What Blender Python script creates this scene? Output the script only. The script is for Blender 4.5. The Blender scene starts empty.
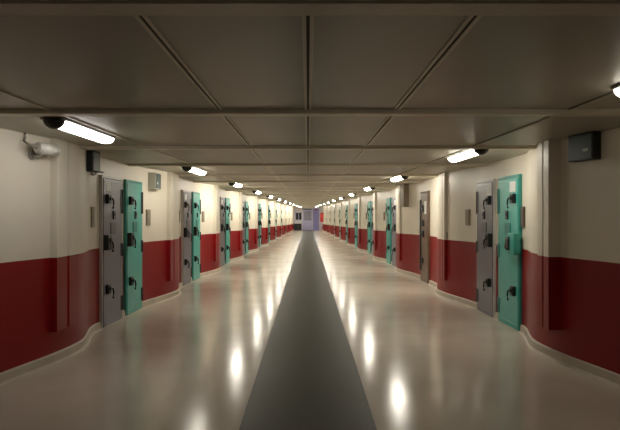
import bpy, bmesh, math, random
from mathutils import Vector, Matrix
random.seed(7)
C = bpy.context.scene.collection
SC = bpy.context.scene

# ------------------------------------------------------------------ layout
F = 620.0
EYE = 1.48
CEIL = 2.24
BAY = 4.74
END = 60.0
NEAR = -1.2

def lerp_table(t, d):
    if d <= t[0][0]: return t[0][1]
    for (a, va), (b, vb) in zip(t, t[1:]):
        if d <= b: return va + (vb - va) * (d - a) / (b - a)
    return t[-1][1]
HALF = [(-2, 2.80), (4, 2.76), (8, 2.70), (12.7, 2.61), (17.5, 2.51), (22, 2.41), (27, 2.26), (31.6, 2.14), (36.4, 2.03), (41, 1.92), (60, 1.40)]
REDH = [(-2, 1.06), (5.5, 1.06), (12.6, 1.035), (20.4, 0.97), (38, 0.80), (60, 0.63)]
def half(d): return lerp_table(HALF, d)
def redh(d): return lerp_table(REDH, d)
APEX = 6.72
def bulge(d):
    u = (d - APEX) / BAY
    u = (u - math.floor(u)) * BAY
    if u > BAY / 2: u -= BAY
    w = 1.15 if u > 0 else 1.9
    if abs(u) >= w: return 0.0
    amp = 0.215 * min(1.0, max(0.0, (57.0 - d) / 3.0))
    return amp * 0.5 * (1 + math.cos(math.pi * u / w))
def wallx(d): return half(d) - bulge(d)

# ------------------------------------------------------------------ materials
MATS = {}
def mat(name, col, rough=0.5, metal=0.0, var=0.0, scale=6.0, bump=0.0, spec=0.5, coat=0.0, rvar=0.0):
    if name in MATS: return MATS[name]
    m = bpy.data.materials.new(name); m.use_nodes = True
    nt = m.node_tree; N = nt.nodes; L = nt.links
    b = N['Principled BSDF']
    b.inputs['Base Color'].default_value = (*col, 1)
    b.inputs['Roughness'].default_value = rough
    b.inputs['Metallic'].default_value = metal
    b.inputs['Specular IOR Level'].default_value = spec
    b.inputs['Coat Weight'].default_value = coat
    b.inputs['Coat Roughness'].default_value = 0.12
    if var or bump or rvar:
        tc = N.new('ShaderNodeTexCoord')
        nz = N.new('ShaderNodeTexNoise'); nz.inputs['Scale'].default_value = scale
        nz.inputs['Detail'].default_value = 5.0
        L.new(tc.outputs['Object'], nz.inputs['Vector'])
        if var:
            cr = N.new('ShaderNodeValToRGB')
            cr.color_ramp.elements[0].position = 0.3; cr.color_ramp.elements[1].position = 0.7
            cr.color_ramp.elements[0].color = (*[c * (1 - var) for c in col], 1)
            cr.color_ramp.elements[1].color = (*[min(1, c * (1 + var)) for c in col], 1)
            L.new(nz.outputs['Fac'], cr.inputs['Fac']); L.new(cr.outputs['Color'], b.inputs['Base Color'])
        if rvar:
            mr = N.new('ShaderNodeMapRange')
            mr.inputs['From Min'].default_value = 0.3; mr.inputs['From Max'].default_value = 0.7
            mr.inputs['To Min'].default_value = rough - rvar; mr.inputs['To Max'].default_value = rough + rvar
            L.new(nz.outputs['Fac'], mr.inputs['Value']); L.new(mr.outputs['Result'], b.inputs['Roughness'])
        if bump:
            bp = N.new('ShaderNodeBump'); bp.inputs['Strength'].default_value = bump
            bp.inputs['Distance'].default_value = 0.01
            L.new(nz.outputs['Fac'], bp.inputs['Height']); L.new(bp.outputs['Normal'], b.inputs['Normal'])
    MATS[name] = m
    return m
def emit(name, col, strength):
    m = bpy.data.materials.new(name); m.use_nodes = True
    b = m.node_tree.nodes['Principled BSDF']
    b.inputs['Base Color'].default_value = (0.8, 0.8, 0.8, 1)
    b.inputs['Emission Color'].default_value = (*col, 1)
    b.inputs['Emission Strength'].default_value = strength
    MATS[name] = m
    return m

CREAM = mat('cream_paint', (0.76, 0.70, 0.58), 0.42, var=0.04, scale=1.3, bump=0.04)
RED = mat('red_paint', (0.25, 0.007, 0.009), 0.42, var=0.08, scale=1.1, bump=0.04, spec=0.2)
BASE = mat('skirting_paint', (0.52, 0.46, 0.37), 0.5, var=0.08, scale=5)
CEILM = mat('ceiling_metal', (0.42, 0.385, 0.305), 0.40, var=0.05, scale=1.0, bump=0.02)
BEAMM = mat('ceiling_beam_paint', (0.70, 0.64, 0.50), 0.4, var=0.04, scale=2)
GROOVE = mat('ceiling_groove', (0.04, 0.035, 0.025), 0.7)
GREY = mat('grey_door_paint', (0.14, 0.135, 0.178), 0.34, var=0.06, scale=4, bump=0.02)
TEAL = mat('teal_door_paint', (0.045, 0.40, 0.34), 0.34, var=0.06, scale=4, bump=0.02)
BROWN = mat('brown_door_paint', (0.13, 0.075, 0.045), 0.4, var=0.15, scale=6)
GREYF = mat('grey_door_frame', (0.52, 0.49, 0.45), 0.4)
TEALF = mat('teal_door_frame', (0.04, 0.30, 0.25), 0.38)
TEALD = mat('teal_hatch', (0.022, 0.22, 0.19), 0.4)
GREYD = mat('grey_hatch', (0.09, 0.085, 0.095), 0.4)
LOCKM = mat('black_lock_metal', (0.018, 0.022, 0.022), 0.35, metal=0.4, spec=0.6)
HINGEM = mat('dark_hinge_metal', (0.03, 0.035, 0.035), 0.45, metal=0.5)
CHROME = mat('worn_steel', (0.45, 0.44, 0.42), 0.25, metal=1.0)
PAPER = mat('paper', (0.78, 0.78, 0.74), 0.5)
TAN = mat('tan_plate', (0.30, 0.255, 0.18), 0.5)
DBROWN = mat('dark_brown_plate', (0.10, 0.07, 0.05), 0.45)
SIGN = mat('sign_dark_green', (0.008, 0.035, 0.032), 0.4)
SIGNB = mat('sign_body_white', (0.52, 0.50, 0.44), 0.45)
SIGNK = mat('sign_body_black', (0.02, 0.022, 0.02), 0.45)
MARK = mat('sign_mark_pale', (0.55, 0.66, 0.58), 0.5)
WHITEP = mat('white_plastic', (0.68, 0.66, 0.60), 0.4)
CABLE = mat('grey_cable', (0.30, 0.27, 0.23), 0.5)
HOUSE = mat('lamp_housing_grey', (0.35, 0.34, 0.31), 0.5)
CAPM = mat('lamp_cap_black', (0.02, 0.018, 0.015), 0.45)
LAMPC = (1.0, 0.93, 0.80)
LAMP = emit('lamp_diffuser', LAMPC, 32.0)
LAMPLOW = emit('lamp_diffuser_dimmed_near', LAMPC, 5.0)  # nearest right lamp, output cut to imitate a darker foreground
LAMPN = emit('lamp_diffuser_neutral', (1.0, 0.96, 0.91), 6.5)  # nearest left lamp, neutral tint, output also cut to darken the foreground
LAMPMID = emit('lamp_diffuser_dimmed_mid', LAMPC, 14.0)  # next lamps, output cut partway so the corridor brightens with distance
LAV = mat('lavender_paint', (0.52, 0.53, 0.78), 0.4)
ENDW = mat('end_white_paint', (0.74, 0.73, 0.76), 0.5)
BLUE = mat('blue_board', (0.32, 0.33, 0.68), 0.5)
BLACK = mat('black_cabinet', (0.012, 0.012, 0.013), 0.5)
DGLASS = mat('dark_glass', (0.02, 0.025, 0.03), 0.08, spec=0.6)
DOORGL = mat('door_glass', (0.30, 0.31, 0.40), 0.15, spec=0.6)
REDC = mat('red_cabinet_paint', (0.42, 0.02, 0.015), 0.4)

# polished vinyl floor: large faint sheets, scuffs in the gloss
def floor_mat(name, col, rough, var):
    m = bpy.data.materials.new(name); m.use_nodes = True
    nt = m.node_tree; N = nt.nodes; L = nt.links; b = N['Principled BSDF']
    tc = N.new('ShaderNodeTexCoord')
    n1 = N.new('ShaderNodeTexNoise'); n1.inputs['Scale'].default_value = 1.2; n1.inputs['Detail'].default_value = 6
    n2 = N.new('ShaderNodeTexNoise'); n2.inputs['Scale'].default_value = 90; n2.inputs['Detail'].default_value = 2
    L.new(tc.outputs['Object'], n1.inputs['Vector']); L.new(tc.outputs['Object'], n2.inputs['Vector'])
    mx = N.new('ShaderNodeMath'); mx.operation = 'MULTIPLY_ADD'; mx.inputs[1].default_value = 0.35
    L.new(n2.outputs['Fac'], mx.inputs[0]); L.new(n1.outputs['Fac'], mx.inputs[2])
    cr = N.new('ShaderNodeValToRGB')
    cr.color_ramp.elements[0].position = 0.45; cr.color_ramp.elements[1].position = 0.9
    cr.color_ramp.elements[0].color = (*[c * (1 - var) for c in col], 1)
    cr.color_ramp.elements[1].color = (*[c * (1 + var) for c in col], 1)
    L.new(mx.outputs[0], cr.inputs['Fac']); L.new(cr.outputs['Color'], b.inputs['Base Color'])
    mr = N.new('ShaderNodeMapRange'); mr.inputs['From Min'].default_value = 0.3; mr.inputs['From Max'].default_value = 0.7
    mr.inputs['To Min'].default_value = rough * 0.85; mr.inputs['To Max'].default_value = rough * 1.2
    L.new(n1.outputs['Fac'], mr.inputs['Value']); L.new(mr.outputs['Result'], b.inputs['Roughness'])
    b.inputs['Specular IOR Level'].default_value = 0.36
    b.inputs['IOR'].default_value = 1.32
    n3 = N.new('ShaderNodeTexNoise'); n3.inputs['Scale'].default_value = 3.5; n3.inputs['Detail'].default_value = 1
    L.new(tc.outputs['Object'], n3.inputs['Vector'])
    bp = N.new('ShaderNodeBump'); bp.inputs['Strength'].default_value = 0.07; bp.inputs['Distance'].default_value = 0.01
    L.new(n3.outputs['Fac'], bp.inputs['Height']); L.new(bp.outputs['Normal'], b.inputs['Normal'])
    return m
FLOORM = floor_mat('vinyl_floor', (0.57, 0.51, 0.42), 0.16, 0.07)
STRIPM = mat('dark_vinyl_strip', (0.066, 0.078, 0.070), 0.36, var=0.05, scale=0.8, spec=0.3)
STRIPM.node_tree.nodes['Principled BSDF'].inputs['IOR'].default_value = 1.3

# ------------------------------------------------------------------ mesh helpers
def box(bm, x0, x1, y0, y1, z0, z1, bev=0.0, mi=0):
    ret = bmesh.ops.create_cube(bm, size=1.0)
    vs = ret['verts']
    for v in vs:
        v.co = Vector((x0 + (v.co.x + .5) * (x1 - x0), y0 + (v.co.y + .5) * (y1 - y0), z0 + (v.co.z + .5) * (z1 - z0)))
    fs = list({f for v in vs for f in v.link_faces})
    for f in fs: f.material_index = mi
    if bev > 0:
        es = list({e for v in vs for e in v.link_edges})
        bmesh.ops.bevel(bm, geom=es, offset=bev, segments=2, profile=0.5, affect='EDGES')
def cyl(bm, p0, p1, r, n=16, r2=None, mi=0):
    p0 = Vector(p0); p1 = Vector(p1); d = p1 - p0
    ret = bmesh.ops.create_cone(bm, cap_ends=True, segments=n, radius1=r, radius2=r if r2 is None else r2, depth=d.length)
    q = d.to_track_quat('Z', 'Y').to_matrix().to_4x4()
    M = Matrix.Translation((p0 + p1) / 2) @ q
    bmesh.ops.transform(bm, matrix=M, verts=ret['verts'])
    for f in {f for v in ret['verts'] for f in v.link_faces}:
        f.material_index = mi
        if len(f.verts) == 4: f.smooth = True
def tube(bm, pts, r, n=8, mi=0):
    pts = [Vector(p) for p in pts]
    rings = []
    for i, p in enumerate(pts):
        t = (pts[min(i + 1, len(pts) - 1)] - pts[max(i - 1, 0)]).normalized()
        up = Vector((0, 0, 1)) if abs(t.z) < .95 else Vector((0, 1, 0))
        a = t.cross(up).normalized(); b = t.cross(a)
        rings.append([bm.verts.new(p + r * (math.cos(2 * math.pi * k / n) * a + math.sin(2 * math.pi * k / n) * b)) for k in range(n)])
    for A, B in zip(rings, rings[1:]):
        for k in range(n):
            f = bm.faces.new((A[k], A[(k + 1) % n], B[(k + 1) % n], B[k])); f.smooth = True; f.material_index = mi
    bm.faces.new(rings[0]); bm.faces.new(rings[-1])
def arc(c, r, a0, a1, n, ax, ay):
    return [Vector(c) + Vector(ax) * (r * math.cos(a0 + (a1 - a0) * i / n)) + Vector(ay) * (r * math.sin(a0 + (a1 - a0) * i / n)) for i in range(n + 1)]
def prism(bm, pts2, y0, y1, mi=0):
    """closed outline in (x, z) extruded along y"""
    A = [bm.verts.new((x, y0, z)) for x, z in pts2]; B = [bm.verts.new((x, y1, z)) for x, z in pts2]
    n = len(pts2)
    fs = [bm.faces.new(A), bm.faces.new(B)]
    for k in range(n): fs.append(bm.faces.new((A[k], A[(k + 1) % n], B[(k + 1) % n], B[k])))
    for f in fs: f.material_index = mi
def obj(name, bm, mats, parent=None, sx=1):
    if sx == -1:
        for v in bm.verts: v.co.x = -v.co.x
    bmesh.ops.recalc_face_normals(bm, faces=bm.faces[:])
    me = bpy.data.meshes.new(name); bm.to_mesh(me); bm.free()
    for m in (mats if isinstance(mats, (list, tuple)) else [mats]): me.materials.append(m)
    o = bpy.data.objects.new(name, me); C.objects.link(o)
    if parent: o.parent = parent
    return o
def tag(o, label, cat, group=None, kind=None):
    o['label'] = label; o['category'] = cat
    if group: o['group'] = group
    if kind: o['kind'] = kind
    return o
def thing(name, loc=(0, 0, 0), rz=0.0):
    o = bpy.data.objects.new(name, None); C.objects.link(o)
    o.location = loc; o.rotation_euler = (0, 0, rz); o.empty_display_size = 0.1
    return o
def struct(o):
    o['kind'] = 'structure'; return o
def copy_tree(o, parent=None, keep=lambda c: True):
    c = o.copy(); C.objects.link(c); c.parent = parent
    for ch in [k for k in o.children]:
        if keep(ch): copy_tree(ch, c, keep)
    return c
def B(): return bmesh.new()
ORD = ['first', 'second', 'third', 'fourth', 'fifth', 'sixth', 'seventh', 'eighth', 'ninth', 'tenth', 'eleventh', 'twelfth', 'thirteenth']
SIDE = {-1: 'left', 1: 'right'}

# ------------------------------------------------------------------ shell
bm = B(); box(bm, -3.3, 3.3, NEAR, END + .3, -.12, 0); struct(obj('floor', bm, FLOORM))
bm = B(); box(bm, -.474, .474, NEAR, END - .05, 0.0, 0.003); struct(obj('floor_strip', bm, STRIPM))

def wall(side):
    bm = B(); n = int((END - NEAR) / 0.1)
    cols = []
    for i in range(n + 1):
        d = NEAR + (END - NEAR) * i / n
        x = side * wallx(d); xo = side * 3.15
        cols.append([bm.verts.new((x, d, z)) for z in (0, redh(d), CEIL + .1)] + [bm.verts.new((xo, d, z)) for z in (CEIL + .1, 0)])
    for A, Bc in zip(cols, cols[1:]):
        for k in range(5):
            f = bm.faces.new((A[k], A[(k + 1) % 5], Bc[(k + 1) % 5], Bc[k]))
            f.material_index = 1 if k == 0 else 0
            f.smooth = k in (0, 1)
    bm.faces.new(cols[0]); bm.faces.new(cols[-1])
    o = obj('wall_' + SIDE[side], bm, [CREAM, RED]); struct(o)
    for e in o.data.edges: pass
    return o
def sharp_by_angle(o, ang=0.6):
    bm = bmesh.new(); bm.from_mesh(o.data)
    for e in bm.edges:
        if len(e.link_faces) == 2 and e.calc_face_angle(0) > ang: e.smooth = False
    bm.to_mesh(o.data); bm.free()
def baseboard(side):
    bm = B(); n = int((END - NEAR) / 0.1); cols = []
    for i in range(n + 1):
        d = NEAR + (END - NEAR) * i / n
        x = wallx(d)
        prof = [(x + .01, 0.0), (x - .045, 0.0), (x - .028, .022), (x - .020, .088), (x - .008, .10), (x + .01, .10)]
        cols.append([bm.verts.new((side * px, d, z)) for px, z in prof])
    m = len(cols[0])
    for A, Bc in zip(cols, cols[1:]):
        for k in range(m): bm.faces.new((A[k], A[(k + 1) % m], Bc[(k + 1) % m], Bc[k]))
    bm.faces.new(cols[0]); bm.faces.new(cols[-1])
    struct(obj('baseboard_' + SIDE[side], bm, BASE))
for s in (-1, 1):
    sharp_by_angle(wall(s)); baseboard(s)

# ceiling: flat metal panels
def lampx(d): return 1.97 - 0.0240 * (d - 5.4)
bm = B(); box(bm, -3.15, 3.15, NEAR, END, CEIL, CEIL + .12); struct(obj('ceiling', bm, CEILM))
# cross beams
bd = 2.12 - 2.32
while bd < END - 1:
    w = wallx(bd + .05) - .004
    bm = B()
    prism(bm, [(-w, CEIL), (-w, CEIL - .022), (w, CEIL - .022), (w, CEIL)], bd, bd + .17)
    prism(bm, [(-w, CEIL - .022), (-w, CEIL - .030), (w, CEIL - .030), (w, CEIL - .022)], bd + .02, bd + .15)
    struct(obj('ceiling_beam', bm, BEAMM))
    bd += 2.32 if bd < 4 else 2.37
# lengthwise joints: a dark groove between two thin lips
def joint(fx, name, lip=True):
    bm = B(); pts = [NEAR] + [2.0 * k for k in range(0, 30)] + [END - .05]
    for a, b in zip(pts, pts[1:]):
        for (o0, o1, z0, mi) in ((-.024, -.007, .008, 0), (.007, .024, .008, 0), (-.007, .007, .002, 1)) if lip else ((-.006, .006, .002, 1), (.006, .016, .012, 0)):
            vs = []
            for d in (a, b):
                for dx in (o0, o1):
                    for z in (CEIL, CEIL - z0): vs.append(bm.verts.new((fx(d) + dx, d, z)))
            for idx in ((0, 1, 3, 2), (4, 5, 7, 6), (0, 1, 5, 4), (2, 3, 7, 6), (1, 3, 7, 5), (0, 2, 6, 4)):
                f = bm.faces.new([vs[i] for i in idx]); f.material_index = mi
    struct(obj(name, bm, [BEAMM, GROOVE]))
joint(lambda d: 0.0, 'trim_1')
joint(lambda d: -.635, 'trim_2')
joint(lambda d: .635, 'trim_3')
joint(lambda d: -lampx(d) + .13, 'trim_4', False)
joint(lambda d: lampx(d) - .13, 'trim_5', False)

# ------------------------------------------------------------------ ceiling lights
def make_light():
    t = thing('ceiling_light')
    # base at the ceiling; length along y, near end at -0.6
    bm = B(); box(bm, -.095, .095, -.58, .64, -.020, 0, .004); obj('housing', bm, HOUSE, t)
    bm = B()
    prof = [(.080 * math.cos(a), -.020 - .050 * math.sin(a) ** .8) for a in [math.pi * k / 10 for k in range(11)]]
    prism(bm, prof, -.47, .625)
    o = obj('diffuser', bm, LAMP, t)
    bm = B()
    # rounded dark cap at the near end
    rings = []
    for k in range(7):
        a = math.pi / 2 * k / 6
        r = .080 * math.cos(a) + .002; z = -.022 - .068 * math.sin(a)
        rings.append([bm.verts.new((r * math.cos(2 * math.pi * j / 20), -.54 + r * 0.9 * math.sin(2 * math.pi * j / 20), z)) for j in range(20)])
    rings.insert(0, [bm.verts.new((.084 * math.cos(2 * math.pi * j / 20), -.54 + .078 * math.sin(2 * math.pi * j / 20), 0)) for j in range(20)])
    for A, Bc in zip(rings, rings[1:]):
        for j in range(20):
            f = bm.faces.new((A[j], A[(j + 1) % 20], Bc[(j + 1) % 20], Bc[j])); f.smooth = True
    bm.faces.new(rings[0]); bm.faces.new(rings[-1])
    obj('end_cap', bm, CAPM, t)
    return t
lproto = make_light(); lfirst = True
for s, d0 in ((-1, 5.38), (1, 2.72)):
    k = 0
    while True:
        d = d0 + BAY * k
        if d > END - 2: break
        o = lproto if lfirst else copy_tree(lproto)
        lfirst = False
        if s == 1 and k == 0: d = 3.04
        o.location = (s * (lampx(d) if d > 3.2 else 1.90), d, CEIL); o.rotation_euler = (0, 0, s * 0.0225)
        if s == 1 and k == 0:
            lab = 'glowing strip light cut off by the frame above the dark wall sign'
        else:
            q = k if s == -1 else k - 1
            lab = 'glowing strip light with black end cap, %s back along the %s ceiling edge' % (ORD[q], SIDE[s])
        dulled = {(-1, 0): LAMPN, (1, 0): LAMPLOW, (1, 1): LAMPMID, (-1, 1): LAMPMID}.get((s, k))  # lamps closest to the camera are dimmed to darken the foreground
        df = [c for c in o.children if c.name.startswith('diffuser')][0]
        df.material_slots[0].link = 'OBJECT'; df.material_slots[0].material = dulled or LAMP
        tag(o, lab, 'ceiling light', 'strip lights along the ceiling edges')
        k += 1

# ------------------------------------------------------------------ cell doors
DW, DH = 0.76, 1.965
def lock(t, u, z, big, sx, mats=LOCKM):
    """lock case near the swinging edge with a curved pull handle; x = out of the wall"""
    bm = B()
    if big:
        box(bm, .050, .115, u - .075, u + .075, z - .10, z + .10, .010)
        cyl(bm, (.11, u + .015, z + .03), (.130, u + .015, z + .03), .03)
    else:
        box(bm, .050, .095, u - .06, u + .06, z - .06, z + .065, .010)
        cyl(bm, (.09, u, z + .01), (.112, u, z + .01), .028)
    l = obj('lock', bm, mats, t, sx)
    bm = B()
    x = .12 if big else .105
    r = .065
    pts = [(x - .03, u + .02, z + .012), (x, u + .03, z + .012)] + arc((x + .012, u + .03, z - r * .9), r, math.pi / 2, -math.pi / 2.6, 9, (0, .62, 0), (0, 0, 1))
    tube(bm, pts, .011)
    obj('handle', bm, LOCKM, l, sx)
def make_door(side, panel_m, frame_m, hatch_m, opts):
    sx = 1 if side == -1 else -1
    t = thing('cell_door')
    w = DW / 2
    bm = B()
    box(bm, -.02, .045, -w - .03, -w, 0, DH + .035, .004)
    box(bm, -.02, .045, w, w + .03, 0, DH + .035, .004)
    box(bm, -.02, .045, -w, w, DH, DH + .035, .004)
    obj('door_frame', bm, frame_m, t, sx)
    bm = B()
    box(bm, .0, .052, -w + .004, w - .004, .012, DH - .004, .005)
    # folded edge ribs and kick rail
    box(bm, .05, .056, -w + .03, w - .03, DH - .05, DH - .035, .002)
    box(bm, .05, .056, -w + .03, w - .03, .06, .075, .002)
    obj('door_panel', bm, panel_m, t, sx)
    if opts.get('brown'):
        bm = B(); box(bm, .052, .075, w - .10, w - .01, .25, DH - .15, .004); obj('hinge', bm, HINGEM, t, sx)
        for z in (1.62, 1.30):
            bm = B(); box(bm, .05, .085, .02, .14, z - .07, z + .07, .008); obj('lock', bm, LOCKM, t, sx)
        bm = B(); box(bm, .05, .085, -.02, .12, 1.0, 1.14, .008); l = obj('lock', bm, LOCKM, t, sx)
        bm = B(); tube(bm, [(.08, .04, 1.07), (.11, .04, 1.07), (.11, -.08, 1.06)], .011); obj('handle', bm, LOCKM, l, sx)
        bm = B(); box(bm, .05, .08, .06, .14, .42, .53, .008); obj('lock', bm, LOCKM, t, sx)
        bm = B(); box(bm, .052, .055, -.26, -.06, 1.50, 1.78); n = obj('notice', bm, PAPER, t, sx); n['label'] = 'white paper notice'
        return t
    lu = opts.get('lu', -.25)
    lock(t, lu, 1.69, False, sx)
    if opts.get('bigcase'):
        bm = B(); box(bm, .05, .14, -w - .10, -w + .14, .98, 1.25, .012); c = obj('lock', bm, TEALF, t, sx)
        c['label'] = 'large teal lock case standing past the door edge'
        bm = B(); box(bm, .135, .16, -w + .05, -w + .17, 1.03, 1.20, .01); obj('bolt', bm, LOCKM, c, sx)
        bm = B(); tube(bm, [(.14, -.32, 1.18), (.185, -.32, 1.17), (.19, -.30, 1.06), (.15, -.29, 1.03)], .012); h = obj('handle', bm, CHROME, c, sx); h['label'] = 'worn steel handle'
    else:
        lock(t, lu - .06, 1.12, True, sx)
    lock(t, lu, .50, False, sx)
    for z0, z1 in ((1.50, 1.84), (.90, 1.08), (.14, .34)):
        bm = B(); box(bm, .045, .060, w - .07, w + .006, z0, z1, .004); cyl(bm, (.058, w - .01, z0), (.058, w - .01, z1), .012, 10)
        obj('hinge', bm, HINGEM if side == -1 else hatch_m, t, sx)
    bm = B(); box(bm, .05, .068, -.03, .06, 1.42, 1.54, .006); cyl(bm, (.066, .015, 1.49), (.076, .015, 1.49), .02)
    obj('peephole_cover', bm, LOCKM, t, sx)
    bm = B(); box(bm, .05, .06, -.12, .10, 1.22, 1.38, .004)
    for j in range(4): box(bm, .058, .064, -.10, .08, 1.245 + j * .032, 1.255 + j * .032)
    obj('hatch', bm, hatch_m, t, sx)
    for (u0, u1, z0, z1) in opts.get('notes', []):
        bm = B(); box(bm, .051, .0545, u0, u1, z0, z1); n = obj('notice', bm, PAPER, t, sx); n['label'] = 'white paper notice'
    return t

protos = {}
def door_at(side, key, d, label, group, small):
    proto, used = protos[key]
    keep = (lambda c: True)
    if small: keep = lambda c: not any(c.name.startswith(p) for p in ('handle', 'peephole', 'hatch', 'notice', 'bolt'))
    if used: o = copy_tree(proto, None, keep)
    else: o = proto; protos[key][1] = True
    slope = (half(d + .3) - half(d - .3)) / .6
    o.location = (side * (half(d) + .006), d, 0)
    o.rotation_euler = (0, 0, math.atan(-side * slope) if False else -math.atan(side * slope))
    tag(o, label, 'cell door', group, 'thing')
protos['LG'] = [make_door(-1, GREY, GREYF, GREYD, dict(notes=[(-.28, -.10, 1.80, 1.93)])), False]
protos['LT'] = [make_door(-1, TEAL, TEALF, TEALD, dict()), False]
protos['RT'] = [make_door(1, TEAL, TEALF, TEALD, dict(bigcase=True, notes=[(-.30, -.08, 1.78, 1.92)])), False]
protos['RG'] = [make_door(1, GREY, GREYF, GREYD, dict(notes=[(-.33, -.12, 1.76, 1.90), (-.02, .10, 1.22, 1.34)])), False]
protos['RB'] = [make_door(1, BROWN, BROWN, BROWN, dict(brown=True)), False]
protos['RT2'] = [make_door(1, TEAL, TEALF, TEALD, dict()), False]
NB = 11
cnt = {}
for k in range(NB):
    for side in (-1, 1):
        off = BAY * k
        if side == -1: plan = [('LG', 8.43), ('LT', 9.42)]
        elif k == 0: plan = [('RT', 8.23), ('RG', 9.25)]
        elif k == 1: plan = [('RB', 13.62 - BAY)]
        else: plan = [('RG', 8.28), ('RT2', 9.38)]
        for key, d in plan:
            d += off
            if d > END - 4: continue
            col = {'G': 'grey', 'T': 'teal', 'B': 'brown'}[key[1]]
            c = cnt.get((side, col), 0); cnt[(side, col)] = c + 1
            if key == 'RB': lab = 'narrow dark brown door with a white notice, alone in its bay'
            elif key == 'RT': lab = 'teal steel cell door with a bulky teal lock case'
            elif key == 'RG' and k == 0: lab = 'grey steel cell door with two white papers, beside the teal one'
            elif key == 'LG' and k == 0: lab = 'grey steel cell door below the small black sign box, three black locks'
            else: lab = '%s steel cell door with black locks, %s %s one back along the %s wall' % (col, ORD[c], col, SIDE[side])
            door_at(side, key, d, lab, 'cell doors along the corridor', k >= 6)

# ------------------------------------------------------------------ boxed pipe ducts on each bulge
def duct(side, k):
    if side == 1: d0, d1, pr = 6.24, 6.54, 2.42
    else: d0, d1, pr = 6.15, 6.72, 2.49
    pr = half(6.4) - pr if k == 0 else .226
    d0 += BAY * k; d1 += BAY * k
    xw = max(wallx(d0), wallx(d1)) + .02
    xi = half((d0 + d1) / 2) - pr
    x0, x1 = xi, xw
    rz = redh((d0 + d1) / 2); zb = .32; zt = CEIL
    bm = B()
    # vertical column split at the paint line, with a shallow groove down its face
    pl = [(x1, d0), (x0, d0), (x0, d0 + (d1 - d0) * .44), (x0 + .015, d0 + (d1 - d0) * .47), (x0 + .015, d0 + (d1 - d0) * .53), (x0, d0 + (d1 - d0) * .56), (x0, d1), (x1, d1)]
    ox, oy = side * x1, d0
    R = [[bm.verts.new((side * x - ox, y - oy, z)) for x, y in pl] for z in (zb, rz, zt)]
    n = len(pl)
    for j, (A, Bc) in enumerate(zip(R, R[1:])):
        for q in range(n):
            f = bm.faces.new((A[q], A[(q + 1) % n], Bc[(q + 1) % n], Bc[q])); f.material_index = 1 if j == 0 else 0
    f = bm.faces.new(R[0]); f.material_index = 1
    bm.faces.new(R[-1])
    o = obj('pipe_casing', bm, [CREAM, RED]); o.location = (ox, oy, 0)
    tag(o, 'square pipe casing painted cream over red, %s one back along the %s wall' % (ORD[k], SIDE[side]), 'pipe casing', 'pipe casings on the wall bulges')
for side in (-1, 1):
    for k in range(11): duct(side, k)

# ------------------------------------------------------------------ things mounted on the walls
def mount(side, d):
    e = .05
    slope = (wallx(d + e) - wallx(d - e)) / (2 * e)
    return (side * wallx(d), d), -math.atan(side * slope)
def make_plate(m, sx):
    t = thing('wall_plate')
    bm = B(); box(bm, -.01, .022, -.075, .075, -.13, .13, .005); obj('plate_body', bm, m, t, sx)
    bm = B(); box(bm, .02, .028, -.052, .052, -.105, .105, .003); obj('plate_cover', bm, m, t, sx)
    return t
pp = {}
for side in (-1, 1):
    for k in range(7):
        for j, (d, z) in enumerate(((7.74, 1.455), (10.12, 1.44))):
            if k == 1 and side == 1: continue
            dark = side == 1 and j == 0
            m = DBROWN if dark else TAN
            key = (side, dark)
            if key in pp: o = copy_tree(pp[key])
            else: o = pp[key] = make_plate(m, 1 if side == -1 else -1)
            (x, y), rz = mount(side, d + BAY * k)
            o.location = (x, y, z); o.rotation_euler = (0, 0, rz)
            where = ('before', 'past')[j]
            tag(o, '%s upright wall plate just %s the %s door pair of the %s wall' % ('dark brown' if dark else 'tan', where, ORD[k if not (side == 1 and k > 1) else k - 1], SIDE[side]), 'wall plate', 'upright plates beside the cell doors')

def exit_sign(side, d, z, length, height, depth, body_m, label, gap=0.0, mark=True, straight=False):
    sx = 1 if side == -1 else -1
    t = thing('exit_sign'); (x, y), rz = mount(side, d)
    if straight: rz = 0.0
    t.location = (x, y, z); t.rotation_euler = (0, 0, rz)
    bm = B(); box(bm, -.06 if straight else -.02, gap + depth, -length / 2, length / 2, -height / 2, height / 2, .006); obj('sign_box', bm, body_m, t, sx)
    bm = B(); box(bm, gap + depth - .004, gap + depth + .006, -length / 2 + .012, length / 2 - .012, -height / 2 + .012, height / 2 - .012, .002)
    f = obj('sign_face', bm, SIGN, t, sx); f['label'] = 'dark green face'
    if mark:
        bm = B(); xx = gap + depth + .005
        box(bm, xx, xx + .003, -length * .34, -length * .14, -height * .19, -height * .08)
        obj('sign_mark', bm, MARK, f, sx)
    tag(t, label, 'sign')
    return t
exit_sign(1, 5.80, 2.112, .37, .25, .085, SIGNK, 'large dark green box sign high on the wall beside the pipe casing')
exit_sign(-1, 7.36, 2.115, .26, .24, .05, SIGNK, 'small black sign box high on the wall over the grey door', gap=.06, mark=False, straight=True)
exit_sign(-1, 10.30, 2.04, .34, .27, .10, SIGNB, 'white boxed green sign high on the wall past the teal door', straight=True)
# cable from the black sign box down to the door head
bm = B(); (x, y), rz = mount(-1, 7.5)
tube(bm, [(x + .03, 7.52, 1.985), (x + .03, 7.58, 1.97), (x + .0, 7.72, 1.985), (-wallx(7.9) + .02, 7.92, 2.04), (-wallx(8.1) + .02, 8.1, 2.04)], .012)
tag(obj('cable', bm, CABLE), 'short pale cable from the black sign box to the grey door', 'cable')

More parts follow.
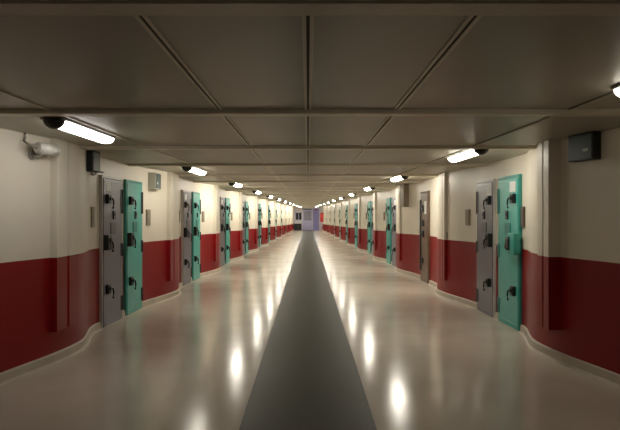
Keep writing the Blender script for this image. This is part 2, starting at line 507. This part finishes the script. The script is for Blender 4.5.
# bullet camera on the near wall
t = thing('security_camera'); (x, y), rz = mount(-1, 5.90)
t.location = (x, y, 2.11); t.rotation_euler = (0, 0, rz)
bm = B(); cyl(bm, (.11, -.10, -.005), (.11, .15, -.005), .056, 24); cyl(bm, (.11, -.125, -.005), (.11, -.10, -.005), .040, 24, .054)
cyl(bm, (.11, .15, -.005), (.11, .175, -.005), .060, 24)
obj('camera_body', bm, WHITEP, t)
bm = B(); cyl(bm, (.11, .166, -.005), (.11, .18, -.005), .04, 20); obj('lens', bm, DGLASS, t)
bm = B(); cyl(bm, (-.02, -.05, -.06), (.02, -.05, -.06), .05, 16); tube(bm, [(.01, -.05, -.06), (.06, -.05, -.09), (.11, -.04, -.05)], .018); obj('bracket', bm, HOUSE, t)
bm = B(); tube(bm, [(.11, -.12, -.005), (.10, -.17, .0), (.06, -.20, .03), (.03, -.20, .05), (.02, -.17, .09), (.015, -.16, .128)], .011); obj('cable', bm, CABLE, t)
tag(t, 'white bullet security camera high on the wall near the first strip light', 'security camera')

# tan box hanging above the brown door
t = thing('cable_box'); (x, y), rz = mount(1, 15.3)
t.location = (x, y, CEIL); t.rotation_euler = (0, 0, rz)
bm = B(); box(bm, -.02, .13, -.14, .14, -.56, -.002, .006); obj('box_body', bm, TAN, t, -1)
bm = B(); box(bm, .128, .136, -.12, .12, -.53, -.03, .003); obj('box_cover', bm, TAN, t, -1)
tag(t, 'tall tan box under the ceiling beyond the brown door', 'cable box')
# small switch on the casing before the brown door
dd = 6.10 + BAY
t = thing('key_switch'); t.location = (wallx(dd + .14) - .01 + .04, 6.24 + BAY, 1.12)
bm = B(); box(bm, -.035, .035, -.03, .0, -.06, .06, .006); obj('switch_body', bm, DBROWN, t)
bm = B(); cyl(bm, (0, -.03, .01), (0, -.04, .01), .016, 14); obj('switch_barrel', bm, CHROME, t)
tag(t, 'small dark key switch on the pipe casing before the brown door', 'switch')

# ------------------------------------------------------------------ far end
EW = 1.6
bm = B(); box(bm, -EW, EW, END, END + .2, 0, CEIL); struct(obj('wall_end', bm, ENDW))
# window, left of the door
w = thing('window_1', (-.90, END, 1.36)); struct(w)
bm = B()
for a in ((-.32, -.27, -.38, .38), (.27, .32, -.38, .38), (-.27, .27, .33, .38), (-.27, .27, -.38, -.33), (-.02, .02, -.33, .33)):
    box(bm, a[0], a[1], -.06, .0, a[2], a[3], .004)
obj('window_frame', bm, LAV, w)
bm = B(); box(bm, -.28, .28, -.03, -.01, -.34, .34); obj('window_pane', bm, DGLASS, w)
# door
d_ = thing('door_1', (-.06, END, 0)); struct(d_)
bm = B(); box(bm, -.56, -.46, -.10, 0, 0, 2.10, .004); box(bm, .46, .52, -.10, 0, 0, 2.10, .004); box(bm, -.46, .46, -.10, 0, 2.0, 2.10, .004)
obj('door_frame', bm, ENDW, d_)
bm = B(); box(bm, -.455, .455, -.07, -.02, .01, 1.99, .005); obj('door_panel', bm, LAV, d_)
bm = B(); box(bm, -.34, .34, -.076, -.068, .95, 1.85, .004); obj('door_pane', bm, DOORGL, d_)
bm = B(); box(bm, .36, .42, -.10, -.07, .98, 1.10, .006); tube(bm, [(.39, -.10, 1.05), (.39, -.13, 1.05), (.28, -.13, 1.05)], .012); obj('door_handle', bm, CHROME, d_)
bm = B(); box(bm, -.46, .46, -.13, -.07, 2.0, 2.08, .006); o = obj('door_closer', bm, BLACK, d_)
# blue board
t = thing('notice_board', (.76, END, 0))
bm = B(); box(bm, -.30, .30, -.045, -.005, .0, 2.10, .004); obj('board', bm, BLUE, t)
bm = B(); box(bm, -.07, .09, -.05, -.039, 1.92, 2.04, .003); n = obj('notice', bm, REDC, t); n['label'] = 'small red notice'
tag(t, 'tall blue board beside the door at the corridor end', 'board')
# low black cabinet
t = thing('cabinet', (-.98, END - .28, 0))
bm = B(); box(bm, -.36, .36, -.24, .24, .0, .62, .01); obj('cabinet_body', bm, BLACK, t)
bm = B(); box(bm, -.38, .38, -.26, .26, .62, .65, .006); obj('cabinet_top', bm, BLACK, t)
for sx in (-1, 1):
    bm = B(); box(bm, sx * .18 - .165, sx * .18 + .165, -.258, -.242, .05, .60, .004); dd_ = obj('cabinet_door', bm, BLACK, t)
    bm = B(); box(bm, sx * .05 - .008, sx * .05 + .008, -.275, -.256, .30, .42, .003); obj('handle', bm, CHROME, dd_)
tag(t, 'low black cabinet under the window at the corridor end', 'cabinet')
# red fire hose cabinet with a rounded top
t = thing('fire_cabinet'); (x, y), rz = mount(1, 56.6)
t.location = (x - .02, y, 1.25); t.rotation_euler = (0, 0, rz)
bm = B()
out = [(-.36, -.42), (.36, -.42), (.36, .24)] + [(.36 * math.cos(a), .24 + .2 * math.sin(a)) for a in [math.pi * k / 8 for k in range(1, 8)]] + [(-.36, .24)]
A = [bm.verts.new((.02, u, z)) for u, z in out]; A2 = [bm.verts.new((-.34, u, z)) for u, z in out]
bm.faces.new(A); bm.faces.new(A2)
for q in range(len(out)): bm.faces.new((A[q], A[(q + 1) % len(out)], A2[(q + 1) % len(out)], A2[q]))
obj('cabinet_body', bm, REDC, t)
bm = B(); box(bm, -.362, -.338, -.28, .28, -.36, .22, .006); l = obj('cabinet_door', bm, REDC, t)
bm = B(); box(bm, -.385, -.36, -.25, -.23, -.10, .06, .004); obj('handle', bm, CHROME, l)
tag(t, 'red rounded-top fire cabinet on the wall near the corridor end', 'fire cabinet')

# ------------------------------------------------------------------ light, world, camera
w = bpy.data.worlds.new('World'); SC.world = w; w.use_nodes = True
w.node_tree.nodes['Background'].inputs['Color'].default_value = (0.9, 0.95, 1.0, 1)
w.node_tree.nodes['Background'].inputs['Strength'].default_value = 0.02

cam = bpy.data.cameras.new('Camera'); co = bpy.data.objects.new('Camera', cam); C.objects.link(co)
co.location = (0, 0, EYE); co.rotation_euler = (math.radians(90), 0, 0)
cam.sensor_width = 36; cam.lens = 36 * F / 620.0
cam.shift_x = 2.0 / 620
cam.clip_end = 200
SC.camera = co
vs = SC.view_settings
vs.view_transform = 'Standard'; vs.look = 'None'; vs.gamma = 1; vs.use_curve_mapping = False
vs.exposure = 0.72
SC.cycles.use_denoising = True
SC.cycles.max_bounces = 8
SC.cycles.diffuse_bounces = 5
SC.cycles.sample_clamp_indirect = 6
